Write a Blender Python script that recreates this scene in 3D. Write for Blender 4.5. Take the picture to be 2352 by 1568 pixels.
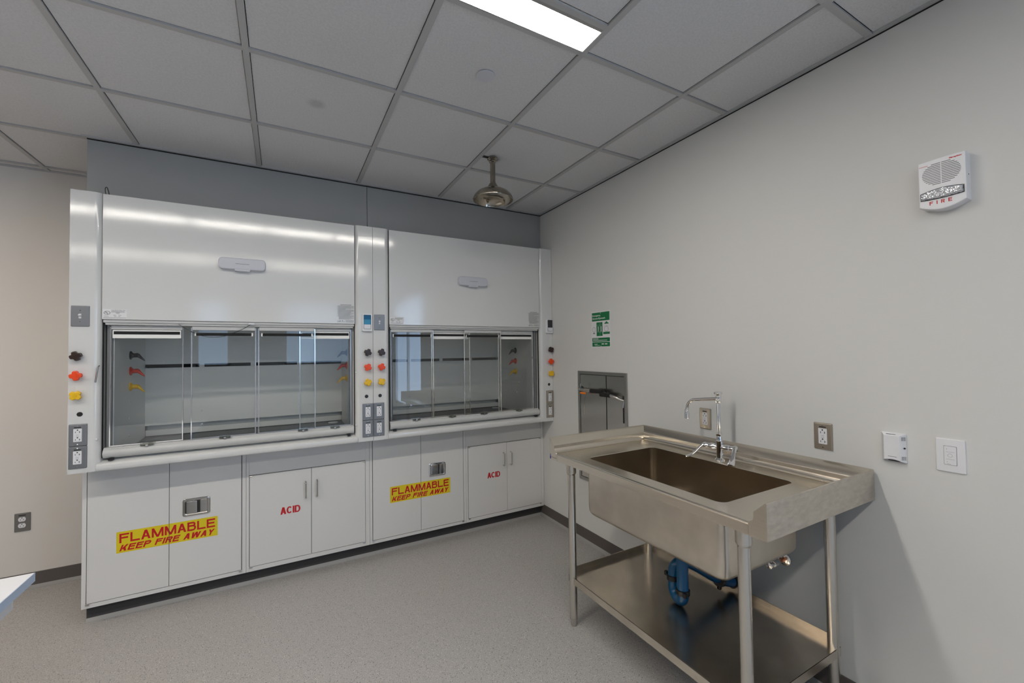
import bpy, bmesh, math, random
from mathutils import Vector, Matrix
PI = math.pi
sc = bpy.context.scene
for o in list(bpy.data.objects): bpy.data.objects.remove(o)
col = sc.collection

# ------------------------------------------------------------------ camera
def cam_basis(y, p, r):
    f = Vector((math.sin(y)*math.cos(p), math.cos(y)*math.cos(p), math.sin(p)))
    rt = Vector((math.cos(y), -math.sin(y), 0)); up = rt.cross(f)
    return f, rt*math.cos(r)+up*math.sin(r), -rt*math.sin(r)+up*math.cos(r)
F, Rr, U = cam_basis(0.5039, 0.0238, -0.0136)
cd = bpy.data.cameras.new('camera'); cam = bpy.data.objects.new('camera', cd); col.objects.link(cam)
cd.sensor_width = 36; cd.lens = 36*959.1/2352; cd.clip_start = 0.05; cd.clip_end = 60
cam.matrix_world = Matrix(((Rr.x, U.x, -F.x, -2.0481), (Rr.y, U.y, -F.y, -2.9896), (Rr.z, U.z, -F.z, 1.4674), (0, 0, 0, 1)))
sc.camera = cam

# ------------------------------------------------------------------ world, exposure
w = bpy.data.worlds.new('world'); sc.world = w; w.use_nodes = True
w.node_tree.nodes['Background'].inputs[0].default_value = (.55, .68, .9, 1)
w.node_tree.nodes['Background'].inputs[1].default_value = .4
sc.view_settings.view_transform = 'Standard'; sc.view_settings.look = 'None'
sc.view_settings.gamma = 1; sc.view_settings.use_curve_mapping = False
sc.view_settings.exposure = 0.80
sc.cycles.max_bounces = 10; sc.cycles.diffuse_bounces = 6; sc.cycles.glossy_bounces = 5
sc.cycles.transparent_max_bounces = 24; sc.cycles.transmission_bounces = 6
sc.cycles.caustics_reflective = False; sc.cycles.caustics_refractive = False
sc.cycles.use_denoising = True
CEIL = 2.692
LAMP = 19.5; WIN = 1.3

# ------------------------------------------------------------------ materials
def mat(name, c, rough=.5, metal=0, spec=.5, bump=None, bscale=200, emit=None, estr=0, coat=0, vary=0, vscale=3, stretch=None):
    m = bpy.data.materials.new(name); m.use_nodes = True; nt = m.node_tree; b = nt.nodes['Principled BSDF']
    b.inputs['Base Color'].default_value = (*c, 1); b.inputs['Roughness'].default_value = rough
    b.inputs['Metallic'].default_value = metal; b.inputs['Specular IOR Level'].default_value = spec
    b.inputs['Coat Weight'].default_value = coat
    tc = None
    if bump or vary or stretch:
        tc = nt.nodes.new('ShaderNodeTexCoord')
    src = tc.outputs['Object'] if tc else None
    if vary:
        n = nt.nodes.new('ShaderNodeTexNoise'); n.inputs['Scale'].default_value = vscale; n.inputs['Detail'].default_value = 4
        if stretch:
            mp = nt.nodes.new('ShaderNodeMapping'); mp.inputs['Scale'].default_value = stretch; nt.links.new(src, mp.inputs[0]); nt.links.new(mp.outputs[0], n.inputs['Vector'])
            n.inputs['Scale'].default_value = 1
        else: nt.links.new(src, n.inputs['Vector'])
        r = nt.nodes.new('ShaderNodeMapRange'); r.inputs[1].default_value = .3; r.inputs[2].default_value = .7
        r.inputs[3].default_value = 1-vary; r.inputs[4].default_value = 1+vary*.5
        mx = nt.nodes.new('ShaderNodeMix'); mx.data_type = 'RGBA'; mx.blend_type = 'MULTIPLY'; mx.inputs[0].default_value = 1
        mx.inputs[6].default_value = (*c, 1)
        nt.links.new(n.outputs[0], r.inputs[0]); nt.links.new(r.outputs[0], mx.inputs[7]); nt.links.new(mx.outputs[2], b.inputs['Base Color'])
    if bump:
        n = nt.nodes.new('ShaderNodeTexNoise'); n.inputs['Scale'].default_value = bscale; n.inputs['Detail'].default_value = 2
        nt.links.new(src, n.inputs['Vector'])
        bm_ = nt.nodes.new('ShaderNodeBump'); bm_.inputs['Strength'].default_value = bump; bm_.inputs['Distance'].default_value = .001
        nt.links.new(n.outputs[0], bm_.inputs['Height']); nt.links.new(bm_.outputs[0], b.inputs['Normal'])
    if emit:
        b.inputs['Emission Color'].default_value = (*emit, 1); b.inputs['Emission Strength'].default_value = estr
    return m

def floor_mat():
    m = bpy.data.materials.new('speckled_vinyl'); m.use_nodes = True; nt = m.node_tree; b = nt.nodes['Principled BSDF']
    tc = nt.nodes.new('ShaderNodeTexCoord')
    def chips(scale, lo, hi, seed):
        mp = nt.nodes.new('ShaderNodeMapping'); mp.inputs['Location'].default_value = (seed, seed*.7, 0)
        nt.links.new(tc.outputs['Object'], mp.inputs[0])
        v = nt.nodes.new('ShaderNodeTexVoronoi'); v.inputs['Scale'].default_value = scale
        nt.links.new(mp.outputs[0], v.inputs['Vector'])
        s = nt.nodes.new('ShaderNodeSeparateColor'); nt.links.new(v.outputs['Color'], s.inputs[0])
        r = nt.nodes.new('ShaderNodeMath'); r.operation = 'LESS_THAN'; r.inputs[1].default_value = lo
        nt.links.new(s.outputs[0], r.inputs[0])
        d = nt.nodes.new('ShaderNodeMath'); d.operation = 'LESS_THAN'; d.inputs[1].default_value = hi
        nt.links.new(v.outputs['Distance'], d.inputs[0])
        a = nt.nodes.new('ShaderNodeMath'); a.operation = 'MULTIPLY'
        nt.links.new(r.outputs[0], a.inputs[0]); nt.links.new(d.outputs[0], a.inputs[1])
        return a.outputs[0]
    n = nt.nodes.new('ShaderNodeTexNoise'); n.inputs['Scale'].default_value = 260; n.inputs['Detail'].default_value = 3
    nt.links.new(tc.outputs['Object'], n.inputs['Vector'])
    cr = nt.nodes.new('ShaderNodeValToRGB'); cr.color_ramp.elements[0].position = .3; cr.color_ramp.elements[1].position = .7
    cr.color_ramp.elements[0].color = (.32, .305, .29, 1); cr.color_ramp.elements[1].color = (.50, .48, .46, 1)
    nt.links.new(n.outputs[0], cr.inputs[0]); last = cr.outputs[0]
    for scale, lo, hi, seed, c in ((260, .16, .40, 3.1, (.58, .56, .53, 1)), (240, .14, .38, 8.3, (.19, .18, .17, 1)), (185, .07, .34, 1.7, (.08, .075, .075, 1)), (190, .06, .34, 5.9, (.68, .67, .64, 1))):
        k = chips(scale, lo, hi, seed)
        mx = nt.nodes.new('ShaderNodeMix'); mx.data_type = 'RGBA'; mx.inputs[7].default_value = c
        nt.links.new(k, mx.inputs[0]); nt.links.new(last, mx.inputs[6]); last = mx.outputs[2]
    nt.links.new(last, b.inputs['Base Color']); b.inputs['Roughness'].default_value = .42
    return m

def tile_mat():
    m = mat('acoustic_tile', (.64, .64, .65), .95, spec=.1, bump=.5, bscale=160)
    nt = m.node_tree; b = nt.nodes['Principled BSDF']
    tc = nt.nodes.new('ShaderNodeTexCoord')
    n = nt.nodes.new('ShaderNodeTexNoise'); n.inputs['Scale'].default_value = 120; n.inputs['Detail'].default_value = 3
    nt.links.new(tc.outputs['Object'], n.inputs['Vector'])
    r = nt.nodes.new('ShaderNodeMapRange'); r.inputs[1].default_value = .3; r.inputs[2].default_value = .7; r.inputs[3].default_value = .93; r.inputs[4].default_value = 1.04
    nt.links.new(n.outputs[0], r.inputs[0])
    # the round smudge on one tile
    vm = nt.nodes.new('ShaderNodeVectorMath'); vm.operation = 'DISTANCE'; vm.inputs[1].default_value = (-1.898, -.755, 2.7)
    nt.links.new(tc.outputs['Object'], vm.inputs[0])
    s = nt.nodes.new('ShaderNodeMapRange'); s.interpolation_type = 'SMOOTHSTEP'; s.inputs[1].default_value = .015; s.inputs[2].default_value = .055; s.inputs[3].default_value = .78; s.inputs[4].default_value = 1
    nt.links.new(vm.outputs['Value'], s.inputs[0])
    mu = nt.nodes.new('ShaderNodeMath'); mu.operation = 'MULTIPLY'; nt.links.new(r.outputs[0], mu.inputs[0]); nt.links.new(s.outputs[0], mu.inputs[1])
    mx = nt.nodes.new('ShaderNodeMix'); mx.data_type = 'RGBA'; mx.blend_type = 'MULTIPLY'; mx.inputs[0].default_value = 1; mx.inputs[6].default_value = (.64, .64, .65, 1)
    nt.links.new(mu.outputs[0], mx.inputs[7]); nt.links.new(mx.outputs[2], b.inputs['Base Color'])
    return m

def glass_mat(name, tint, refl=1.0):
    m = bpy.data.materials.new(name); m.use_nodes = True; nt = m.node_tree
    for n in list(nt.nodes):
        if n.type == 'BSDF_PRINCIPLED': nt.nodes.remove(n)
    out = nt.nodes['Material Output']
    t = nt.nodes.new('ShaderNodeBsdfTransparent'); t.inputs[0].default_value = (*tint, 1)
    g = nt.nodes.new('ShaderNodeBsdfGlossy'); g.inputs['Roughness'].default_value = 0.0; g.inputs[0].default_value = (1, 1, 1, 1)
    f = nt.nodes.new('ShaderNodeFresnel'); f.inputs[0].default_value = 1.5
    mu = nt.nodes.new('ShaderNodeMath'); mu.operation = 'MULTIPLY'; mu.inputs[1].default_value = refl; mu.use_clamp = True
    mx = nt.nodes.new('ShaderNodeMixShader')
    nt.links.new(f.outputs[0], mu.inputs[0]); nt.links.new(mu.outputs[0], mx.inputs[0])
    nt.links.new(t.outputs[0], mx.inputs[1]); nt.links.new(g.outputs[0], mx.inputs[2]); nt.links.new(mx.outputs[0], out.inputs[0])
    return m

M = {}
M['powder'] = mat('white_powder_coat', (.70, .70, .685), .085, spec=.75, bump=.05, bscale=300)
M['cabwhite'] = mat('white_cabinet_paint', (.72, .71, .69), .38, spec=.4, bump=.12, bscale=400)
M['liner'] = mat('hood_liner', (.90, .89, .85), .45)
M['wall'] = mat('wall_paint', (.685, .68, .66), .8, spec=.2, bump=.15, bscale=220)
M['closure'] = mat('closure_paint', (.365, .368, .358), .45, spec=.3, bump=.1, bscale=300)
M['tile'] = tile_mat()
M['grid'] = mat('ceiling_grid_paint', (.44, .44, .44), .55)
M['dark'] = mat('dark_gap', (.03, .03, .03), .9, spec=.1)
M['rubber'] = mat('dark_rubber', (.055, .052, .052), .6, spec=.3)
M['rubber_brown'] = mat('brown_grey_rubber', (.115, .10, .092), .6, spec=.3)
M['cove_lip'] = mat('cove_lip_grey', (.34, .33, .315), .6, spec=.3)
M['floor'] = floor_mat()
M['steel'] = mat('brushed_steel', (.70, .645, .56), .24, 1, stretch=(6, 420, 420), vary=.05, vscale=9)
M['steel_y'] = mat('brushed_steel_long', (.70, .645, .56), .24, 1, stretch=(420, 6, 420), vary=.06, vscale=7)
M['steel_z'] = mat('brushed_steel_upright', (.64, .61, .56), .25, 1, stretch=(420, 420, 6), vary=.04, vscale=6)
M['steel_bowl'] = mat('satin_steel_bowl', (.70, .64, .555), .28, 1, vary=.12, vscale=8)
M['steel_inner_shade'] = mat('satin_steel_shaded', (.50, .44, .36), .24, 1, vary=.12, vscale=8)  # same steel as the bowl, darkened to paint in its inner shade
M['steel_shelf'] = mat('satin_steel_shelf', (.72, .655, .56), .26, 1, vary=.16, vscale=5)
M['steel_scuffed'] = mat('scuffed_steel', (.62, .575, .51), .34, 1, stretch=(30, 4, 80), vary=.12, vscale=14)
M['chrome'] = mat('chrome', (.82, .82, .83), .06, 1)
M['satin'] = mat('satin_nickel', (.55, .53, .50), .22, 1)
M['alu'] = mat('anodised_aluminium', (.62, .62, .63), .38, .85)
M['plate'] = mat('plate_steel', (.24, .245, .26), .42, .6)
M['stile'] = mat('dark_grey_track', (.22, .22, .225), .5, .2)
M['wall_light_tint'] = mat('wall_paint_warm_light', (.72, .685, .64), .8, spec=.2)  # warm light on this wall is mixed into the paint colour
M['plate_warm'] = mat('plate_steel_warm', (.44, .40, .34), .33, .95)
M['tarnish'] = mat('tarnished_steel', (.36, .325, .27), .14, 1, vary=.25, vscale=12)
M['plate_eye'] = mat('panel_frame_steel', (.42, .41, .38), .35, .9)
M['edge_daylight'] = mat('edge_daylight_blue', (.40, .50, .66), .4)  # blue daylight on the bench edge, put into the colour
M['plate_dark'] = mat('plate_grey', (.22, .21, .20), .45, .5)
M['plastic'] = mat('white_plastic', (.78, .78, .80), .35)
M['grey_plastic'] = mat('pale_grey_plastic', (.56, .57, .62), .4)
M['black'] = mat('black_plastic', (.012, .011, .011), .35)
M['black_soft'] = mat('black_rubber_grip', (.008, .008, .008), .7)
M['knob_dark'] = mat('dark_brown_knob', (.035, .018, .014), .28)
M['knob_orange'] = mat('orange_knob', (.86, .07, .008), .32)
M['knob_yellow'] = mat('yellow_knob', (.83, .50, .01), .32)
M['red_nozzle'] = mat('red_nozzle', (.60, .03, .01), .4)
M['glass'] = glass_mat('sash_glass', (.98, .987, .98), .85)
M['clear'] = glass_mat('clear_plastic', (.80, .80, .76), 1.5)
M['sashpaint'] = mat('sash_grey_paint', (.56, .56, .545), .38, spec=.4)
M['worktop'] = mat('grey_epoxy_top', (.085, .088, .095), .35)
M['yellow'] = mat('decal_yellow', (.76, .60, .01), .45)
M['red'] = mat('decal_red', (.55, .006, .012), .45)
M['ink'] = mat('black_ink', (.02, .02, .02), .6)
M['greyink'] = mat('grey_ink', (.14, .14, .14), .6)
M['paper'] = mat('label_white', (.74, .74, .75), .5)
M['green'] = mat('sign_green', (.0, .155, .045), .5)
M['green_btn'] = mat('green_index', (.0, .18, .06), .3)
M['screen_blue'] = mat('blue_screen', (.02, .13, .27), .12)
M['screen_blue2'] = mat('light_blue_screen', (.06, .30, .50), .12)
M['screen_dark'] = mat('dark_screen', (.035, .035, .04), .15)
M['pipe'] = mat('blue_pipe', (.0, .085, .21), .28)
M['copper'] = mat('copper', (.75, .28, .13), .25, 1)
M['orange'] = mat('orange_tag', (.95, .22, .01), .5)
M['bench'] = mat('white_bench', (.74, .75, .78), .35)
M['lamp'] = mat('lamp_diffuser', (.9, .9, .9), .5, emit=(1, .95, .87), estr=LAMP)
M['warm_fill'] = mat('warm_fill_diffuser', (.9, .9, .9), .5, emit=(1, .87, .74), estr=LAMP*1.2)  # for the added warm lamp, out of view
M['winpane_near'] = mat('bright_daylit_pane', (.1, .12, .15), .1, emit=(.50, .70, 1.0), estr=2.6)
M['winpane'] = mat('daylit_window_pane', (.1, .12, .15), .1, emit=(.46, .68, 1.0), estr=WIN)
M['alarmlens'] = mat('faceted_lens', (.55, .57, .60), .12, .75, bump=6, bscale=90)
M['purple'] = mat('purple_sticker', (.05, .04, .30), .5)

# ------------------------------------------------------------------ mesh builder
ID = Matrix.Identity(4)
def frame(o, u, v, wv):   # local u,v,w -> world
    u, v, wv = Vector(u), Vector(v), Vector(wv)
    return Matrix(((u.x, v.x, wv.x, o[0]), (u.y, v.y, wv.y, o[1]), (u.z, v.z, wv.z, o[2]), (0, 0, 0, 1)))
def hoodframe(x, z, y=0.0): return frame((x, y, z), (1, 0, 0), (0, 0, 1), (0, -1, 0))     # plates on planes facing -y
def rwall(y, z, x=0.0): return frame((x, y, z), (0, -1, 0), (0, 0, 1), (-1, 0, 0))         # plates on the right wall
def bwall(x, z, y): return frame((x, y, z), (1, 0, 0), (0, 0, 1), (0, -1, 0))

class MB:
    def __init__(s, X=ID): s.bm = bmesh.new(); s.X = X; s.mi = 0
    def _fin(s, verts, faces):
        for v in verts: v.co = s.X @ v.co
        for f in faces: f.material_index = s.mi
    def box(s, a, b, bev=0, seg=2):
        t = bmesh.new(); bmesh.ops.create_cube(t, size=1)
        for v in t.verts: v.co = Vector([(a[i]+b[i])/2 + v.co[i]*abs(b[i]-a[i]) for i in range(3)])
        if bev: bmesh.ops.bevel(t, geom=list(t.edges), offset=bev, segments=seg, profile=.6, affect='EDGES')
        s._merge(t); return s
    def _merge(s, t):
        t.verts.index_update()
        vm = [s.bm.verts.new(s.X @ v.co) for v in t.verts]
        for f in t.faces:
            try: nf = s.bm.faces.new([vm[v.index] for v in f.verts]); nf.material_index = s.mi
            except ValueError: pass
        t.free()
    def loft(s, loops, cap0=True, cap1=True, closed=False):
        rows = [[s.bm.verts.new(s.X @ Vector(p)) for p in L] for L in loops]
        n = len(rows[0]); R = len(rows)
        for i in range(R if closed else R-1):
            a, b = rows[i], rows[(i+1) % R]
            for j in range(n):
                f = s.bm.faces.new((a[j], a[(j+1) % n], b[(j+1) % n], b[j])); f.material_index = s.mi
        if not closed:
            if cap0: f = s.bm.faces.new(rows[0][::-1]); f.material_index = s.mi
            if cap1: f = s.bm.faces.new(rows[-1]); f.material_index = s.mi
        return s
    def cyl(s, p, q, r, r2=None, seg=20):
        return s.lathe(p, Vector(q)-Vector(p), [(0, r), ((Vector(q)-Vector(p)).length, r if r2 is None else r2)], seg)
    def lathe(s, o, ax, prof, seg=24, cap=True):      # prof: (h, r)
        o = Vector(o); ax = Vector(ax).normalized(); a = ax.orthogonal().normalized(); b = ax.cross(a)
        L = [[o+ax*h+(a*math.cos(2*PI*k/seg)+b*math.sin(2*PI*k/seg))*max(r, 1e-5) for k in range(seg)] for h, r in prof]
        return s.loft(L, cap, cap)
    def tube(s, pts, r, seg=10, smooth=0):
        P = [Vector(p) for p in pts]
        for _ in range(smooth):
            Q = [P[0]]
            for a, b in zip(P, P[1:]): Q += [a*.75+b*.25, a*.25+b*.75]
            P = Q+[P[-1]]
        R = r if hasattr(r, '__len__') else [r]*len(P)
        if len(R) != len(P): R = [R[0]+(R[-1]-R[0])*i/(len(P)-1) for i in range(len(P))]
        L = []; up = None
        for i, p in enumerate(P):
            t = ((P[i+1]-p) if i == 0 else (p-P[i-1]) if i == len(P)-1 else (P[i+1]-P[i-1])).normalized()
            up = t.orthogonal().normalized() if up is None else (up-t*up.dot(t)).normalized()
            b = t.cross(up)
            L.append([p+(up*math.cos(2*PI*k/seg)+b*math.sin(2*PI*k/seg))*R[i] for k in range(seg)])
        return s.loft(L)
    def rrect(s, u0, v0, u1, v1, w0, w1, rad=.005, bev=0, n=4):
        def L(ins, w): return [(p[0], p[1], w) for p in rr(u0+ins, v0+ins, u1-ins, v1-ins, max(rad-ins, 1e-4), n)]
        ls = [L(0, w0)]
        if bev: ls += [L(0, w1-bev), L(bev*.3, w1-bev*.3), L(bev, w1)]
        else: ls += [L(0, w1)]
        return s.loft(ls)
    def prism(s, poly, w0, w1):
        return s.loft([[(p[0], p[1], w0) for p in poly], [(p[0], p[1], w1) for p in poly]])
    def text(s, body, u, v, wd, ht, w=0, ext=.0003, bold=0, shear=0, space=1, cut=None, align='L'):
        c = bpy.data.curves.new('t', 'FONT'); c.body = body; c.size = 1; c.offset = bold; c.shear = shear; c.space_character = space; c.extrude = .001
        c.resolution_u = 3
        o = bpy.data.objects.new('t', c); col.objects.link(o); bpy.context.view_layer.update()
        me = bpy.data.meshes.new_from_object(o.evaluated_get(bpy.context.evaluated_depsgraph_get()))
        t = bmesh.new(); t.from_mesh(me); bpy.data.objects.remove(o); bpy.data.curves.remove(c); bpy.data.meshes.remove(me)
        xs = [q.co.x for q in t.verts]; ys = [q.co.y for q in t.verts]
        x0, x1, y0, y1 = min(xs), max(xs), min(ys), max(ys)
        for q in t.verts:
            q.co = Vector((u+(q.co.x-x0)/(x1-x0)*wd, v+(q.co.y-y0)/(y1-y0)*ht, w+(ext if q.co.z > 0 else 0)))
        if cut is not None:
            for side in (1, -1):
                t2 = t.copy(); bmesh.ops.bisect_plane(t2, geom=t2.verts[:]+t2.edges[:]+t2.faces[:], plane_co=(cut+side*.0011, 0, 0), plane_no=(-side, 0, 0), clear_outer=True)
                s._merge(t2)
            t.free()
        else: s._merge(t)
        return s
    def glyphs(s, body, u, v, wd, ht, w=0, tx=.17, ty=.17, shear=0, gap=.16, cut=None, narrow=0):
        adv = []; x = 0; lift = .0002
        for c in body:
            wc = {' ': .42, 'I': tx*1.0, 'M': 1.18, 'W': 1.35}.get(c, .92)
            adv.append((c, x, wc)); x += wc+gap
        tot = x-gap; sx = wd/(tot+shear); t = bmesh.new()
        for c, x0, wc in adv:
            for poly in glyph(c, tx/wc if c != 'I' else 1, ty):
                P = [(u+(x0+p[0]*wc+shear*p[1])*sx, v+p[1]*ht) for p in poly]
                lift += .000012; t.faces.new([t.verts.new((p[0], p[1], w+lift)) for p in P])
        if cut is not None:
            for side in (1, -1):
                t2 = t.copy(); bmesh.ops.bisect_plane(t2, geom=t2.verts[:]+t2.edges[:]+t2.faces[:], plane_co=(cut+side*.0011, 0, 0), plane_no=(-side, 0, 0), clear_outer=True)
                s._merge(t2)
            t.free()
        else: s._merge(t)
        return s
    def build_each(s, name, m, parent=None, flat=False):     # every loose piece becomes an object of its own
        bmesh.ops.recalc_face_normals(s.bm, faces=s.bm.faces)
        seen = set(); out = []; s.bm.verts.index_update()
        for v0 in s.bm.verts:
            if v0 in seen: continue
            st = [v0]; comp = []
            seen.add(v0)
            while st:
                v = st.pop(); comp.append(v)
                for e in v.link_edges:
                    q = e.other_vert(v)
                    if q not in seen: seen.add(q); st.append(q)
            nb = MB(); mp = {v: nb.bm.verts.new(v.co) for v in comp}; fs = set(f for v in comp for f in v.link_faces)
            for f in fs: nb.bm.faces.new([mp[v] for v in f.verts])
            out.append(nb.build(name, m, parent, flat))
        s.bm.free(); return out
    def build(s, name, m, parent=None, flat=False, recalc=True):
        if recalc: bmesh.ops.recalc_face_normals(s.bm, faces=s.bm.faces)
        if parent is not None:
            org = worldloc(parent)
            for v in s.bm.verts: v.co -= org
        me = bpy.data.meshes.new(name); s.bm.to_mesh(me); s.bm.free()
        for mm in (m if isinstance(m, (list, tuple)) else [m]): me.materials.append(M[mm])
        if not flat and len(me.polygons):
            me.polygons.foreach_set('use_smooth', [True]*len(me.polygons))
            me.set_sharp_from_angle(angle=math.radians(38))
        o = bpy.data.objects.new(name, me); col.objects.link(o)
        if parent is not None: o.parent = parent
        if not flat:
            wn = o.modifiers.new('weighted_normal', 'WEIGHTED_NORMAL'); wn.keep_sharp = True; wn.weight = 50
        return o
def glyph(c, tx, ty):
    R = lambda a, b, c_, d: [(a, b), (c_, b), (c_, d), (a, d)]
    D = lambda b0, t0, d, y0=0, y1=1: [(b0, y0), (b0+d, y0), (t0+d, y1), (t0, y1)]
    st = R(0, 0, tx, 1)
    def bowl(y0, y1, x1=1.0, x0=0.0):
        n = 10; ry = (y1-y0)/2; cy = (y0+y1)/2; cx = x1-min(.48, ry*1.1); out = []
        o = [(cx+(x1-cx)*math.sin(PI*k/n), cy+ry*math.cos(PI*k/n)) for k in range(n+1)]
        i = [(cx+(x1-cx-tx)*math.sin(PI*k/n), cy+(ry-ty)*math.cos(PI*k/n)) for k in range(n+1)]
        for k in range(n): out.append([o[k], o[k+1], i[k+1], i[k]])
        return out+[R(x0, y1-ty, cx, y1), R(x0, y0, cx, y0+ty)]
    d = tx*1.15
    if c == 'I': return [R(0, 0, 1, 1)]
    if c == 'L': return [st, R(tx, 0, 1, ty)]
    if c == 'F': return [st, R(tx, 1-ty, 1, 1), R(tx, .46, .9, .46+ty)]
    if c == 'E': return [st, R(tx, 1-ty, 1, 1), R(tx, .43, .92, .43+ty), R(tx, 0, 1, ty)]
    if c == 'A': return [D(0, .5-d*.55, d), D(1-d, .5-d*.45, d), R(.2, .24, .8, .24+ty*.9)]
    if c == 'M': return [st, R(1-tx, 0, 1, 1), D(.5-d*.5, 0, d, 0, 1), D(.5-d*.5, 1-d, d, 0, 1)]
    if c == 'W': return [D(.25-d*.5, 0, d), D(.25-d*.5, .5-d*.5, d), D(.75-d*.5, .5-d*.5, d), D(.75-d*.5, 1-d, d)]
    if c == 'Y': return [R(.5-tx/2, 0, .5+tx/2, .45), D(.5-tx*.5, 0, d, .42, 1), D(.5-d+tx*.5, 1-d, d, .42, 1)]
    if c == 'K': return [st, D(tx*.6, 1-d*1.1, d*1.1, .30, 1), D(1-d*1.1, .30, d*1.1, 0, .66)]
    if c == 'P': return [st]+bowl(.40, 1)
    if c == 'B': return [st]+bowl(.48, 1, .94)+bowl(0, .48+ty)
    if c == 'R': return [st]+bowl(.42, 1)+[D(1-d, .48, d, 0, .45)]
    if c == 'D': return [st]+bowl(0, 1)
    if c == 'C':
        n = 18; a0, a1 = math.radians(40), math.radians(320); out = []
        for k in range(n):
            p = [a0+(a1-a0)*(k+q)/n for q in (0, 1)]
            out.append([(.5+.5*math.cos(p[0]), .5+.5*math.sin(p[0])), (.5+.5*math.cos(p[1]), .5+.5*math.sin(p[1])), (.5+(.5-tx)*math.cos(p[1]), .5+(.5-ty)*math.sin(p[1])), (.5+(.5-tx)*math.cos(p[0]), .5+(.5-ty)*math.sin(p[0]))])
        return out
    return []
def worldloc(o):
    v = Vector((0, 0, 0))
    while o is not None: v = v+o.location; o = o.parent
    return v
def rr(x0, y0, x1, y1, r, n=4):
    r = min(r, (x1-x0)/2-1e-5, (y1-y0)/2-1e-5); out = []
    for cx, cy, a0 in ((x1-r, y1-r, 0), (x0+r, y1-r, PI/2), (x0+r, y0+r, PI), (x1-r, y0+r, 1.5*PI)):
        for k in range(n+1): a = a0+PI/2*k/n; out.append((cx+r*math.cos(a), cy+r*math.sin(a)))
    return out
def thing(name, loc, label, cat, group=None):
    o = bpy.data.objects.new(name, None); col.objects.link(o); o.location = loc; o.empty_display_size = .05
    return tag(o, label, cat, group)
def tag(o, label, cat, group=None):
    o['label'] = label; o['category'] = cat
    if group: o['group'] = group
    return o
def struct(o, label=None):
    o['kind'] = 'structure'
    if label: o['label'] = label
    return o
def cp(o, parent=None):
    c = o.copy(); col.objects.link(c)
    if parent is not None: c.parent = parent
    for ch in list(o.children): cp(ch, c)
    return c

# ------------------------------------------------------------------ setting
XL, YB, YR = -7.6, .865, -6.9
struct(MB().box((XL-.1, YR-.1, -.05), (.12, YB+.12, 0)).build('floor', 'floor'))
# ceiling: tiles lying in a T-bar grid, under a dark sheet put in for the gap shade
X0, Y0, T = -.3464, -.43, .6096
mb = MB()
mb.mi = 1; mb.box((XL, YR, 2.716), (0, YB, 2.74)); mb.mi = 0
LX1, LY0, LY1 = -.965, -1.658, -1.776          # lit slot of the first row
rows = [(LY0, LY1), (LY0-3*T, LY1-3*T)]
xe = [0]+[X0-T*i for i in range(0, 13)]
ye = [YB]+[Y0+T*j for j in (2, 1)]+[Y0-T*j for j in range(0, 11)]
for i in range(len(xe)-1):
    for j in range(len(ye)-1):
        x1, x0 = xe[i]-.014, xe[i+1]+.014; y1, y0 = ye[j]-.014, ye[j+1]+.014
        if x1 < XL: continue
        x0 = max(x0, XL); y0 = max(y0, YR)
        if y1-y0 < .02: continue
        for (a, b) in rows:
            if abs(ye[j]-(a+.009)) < .05 and x1 < LX1+.05 and xe[i] > LX1-.01-6*T-.02:
                y1 = b-.042
        mb.box((x0, y0, 2.699), (x1, y1, 2.712), .0012, 1)
ceiling = struct(mb.build('ceiling', ['tile', 'dark'], flat=True))
g = MB(); h = .0119
for x in xe[1:]: g.box((x-h, YR, CEIL), (x+h, YB, 2.700))
for y in ye[1:]: g.box((XL, y-h, CEIL+.0004), (0, y+h, 2.7004))
for a, b in rows: g.box((LX1-6*T-.02, b-.0385, CEIL+.0004), (LX1+.0, b-.0145, 2.7004))
g.build('ceiling_grid', 'grid', ceiling, flat=True)
g = MB()
g.box((-.02, YR, CEIL-.002), (0, .165, CEIL+.008)); g.box((-3.02, .145, CEIL-.002), (0, .165, CEIL+.008)); g.box((XL, YB-.02, CEIL-.002), (-3.0, YB, CEIL+.008))
g.mi = 1; g.box((-3.0, .1615, CEIL-.0065), (-.0, .168, CEIL-.002)); g.box((-.004, YR, CEIL-.006), (0, .165, CEIL-.002))
struct(g.build('trim_1', ['grid', 'dark'], flat=True), 'metal angle trim along the ceiling edge')

wr = MB()
WY0, WY1, WZ0, WZ1 = -5.75, -3.85, .45, 2.5
wr.box((0, WY1, 0), (.12, YB+.12, 2.75)); wr.box((0, YR-.1, 0), (.12, WY0, 2.75)); wr.box((0, WY0, 0), (.12, WY1, WZ0)); wr.box((0, WY0, WZ1), (.12, WY1, 2.75))
struct(wr.build('wall_right', 'wall', flat=True))
struct(MB().box((XL-.1, YB, 0), (0, YB+.12, 2.75)).build('wall_back', 'wall_light_tint', flat=True))
struct(MB().box((XL-.1, YR, 0), (XL, YB, 2.75)).build('wall_left', 'wall', flat=True))
RW = [(-3.5, -2.95), (-2.0, -.70)]; RZ0, RZ1 = 1.25, 2.55
wr = MB(); xs = [XL]+[v for p in RW for v in p]+[0]
wr.box((XL, YR-.1, 0), (0, YR, RZ0)); wr.box((XL, YR-.1, RZ1), (0, YR, 2.75))
for k in range(0, len(xs), 2): wr.box((xs[k], YR-.1, RZ0), (xs[k+1], YR, RZ1))
struct(wr.build('wall_rear', 'wall', flat=True))
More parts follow.
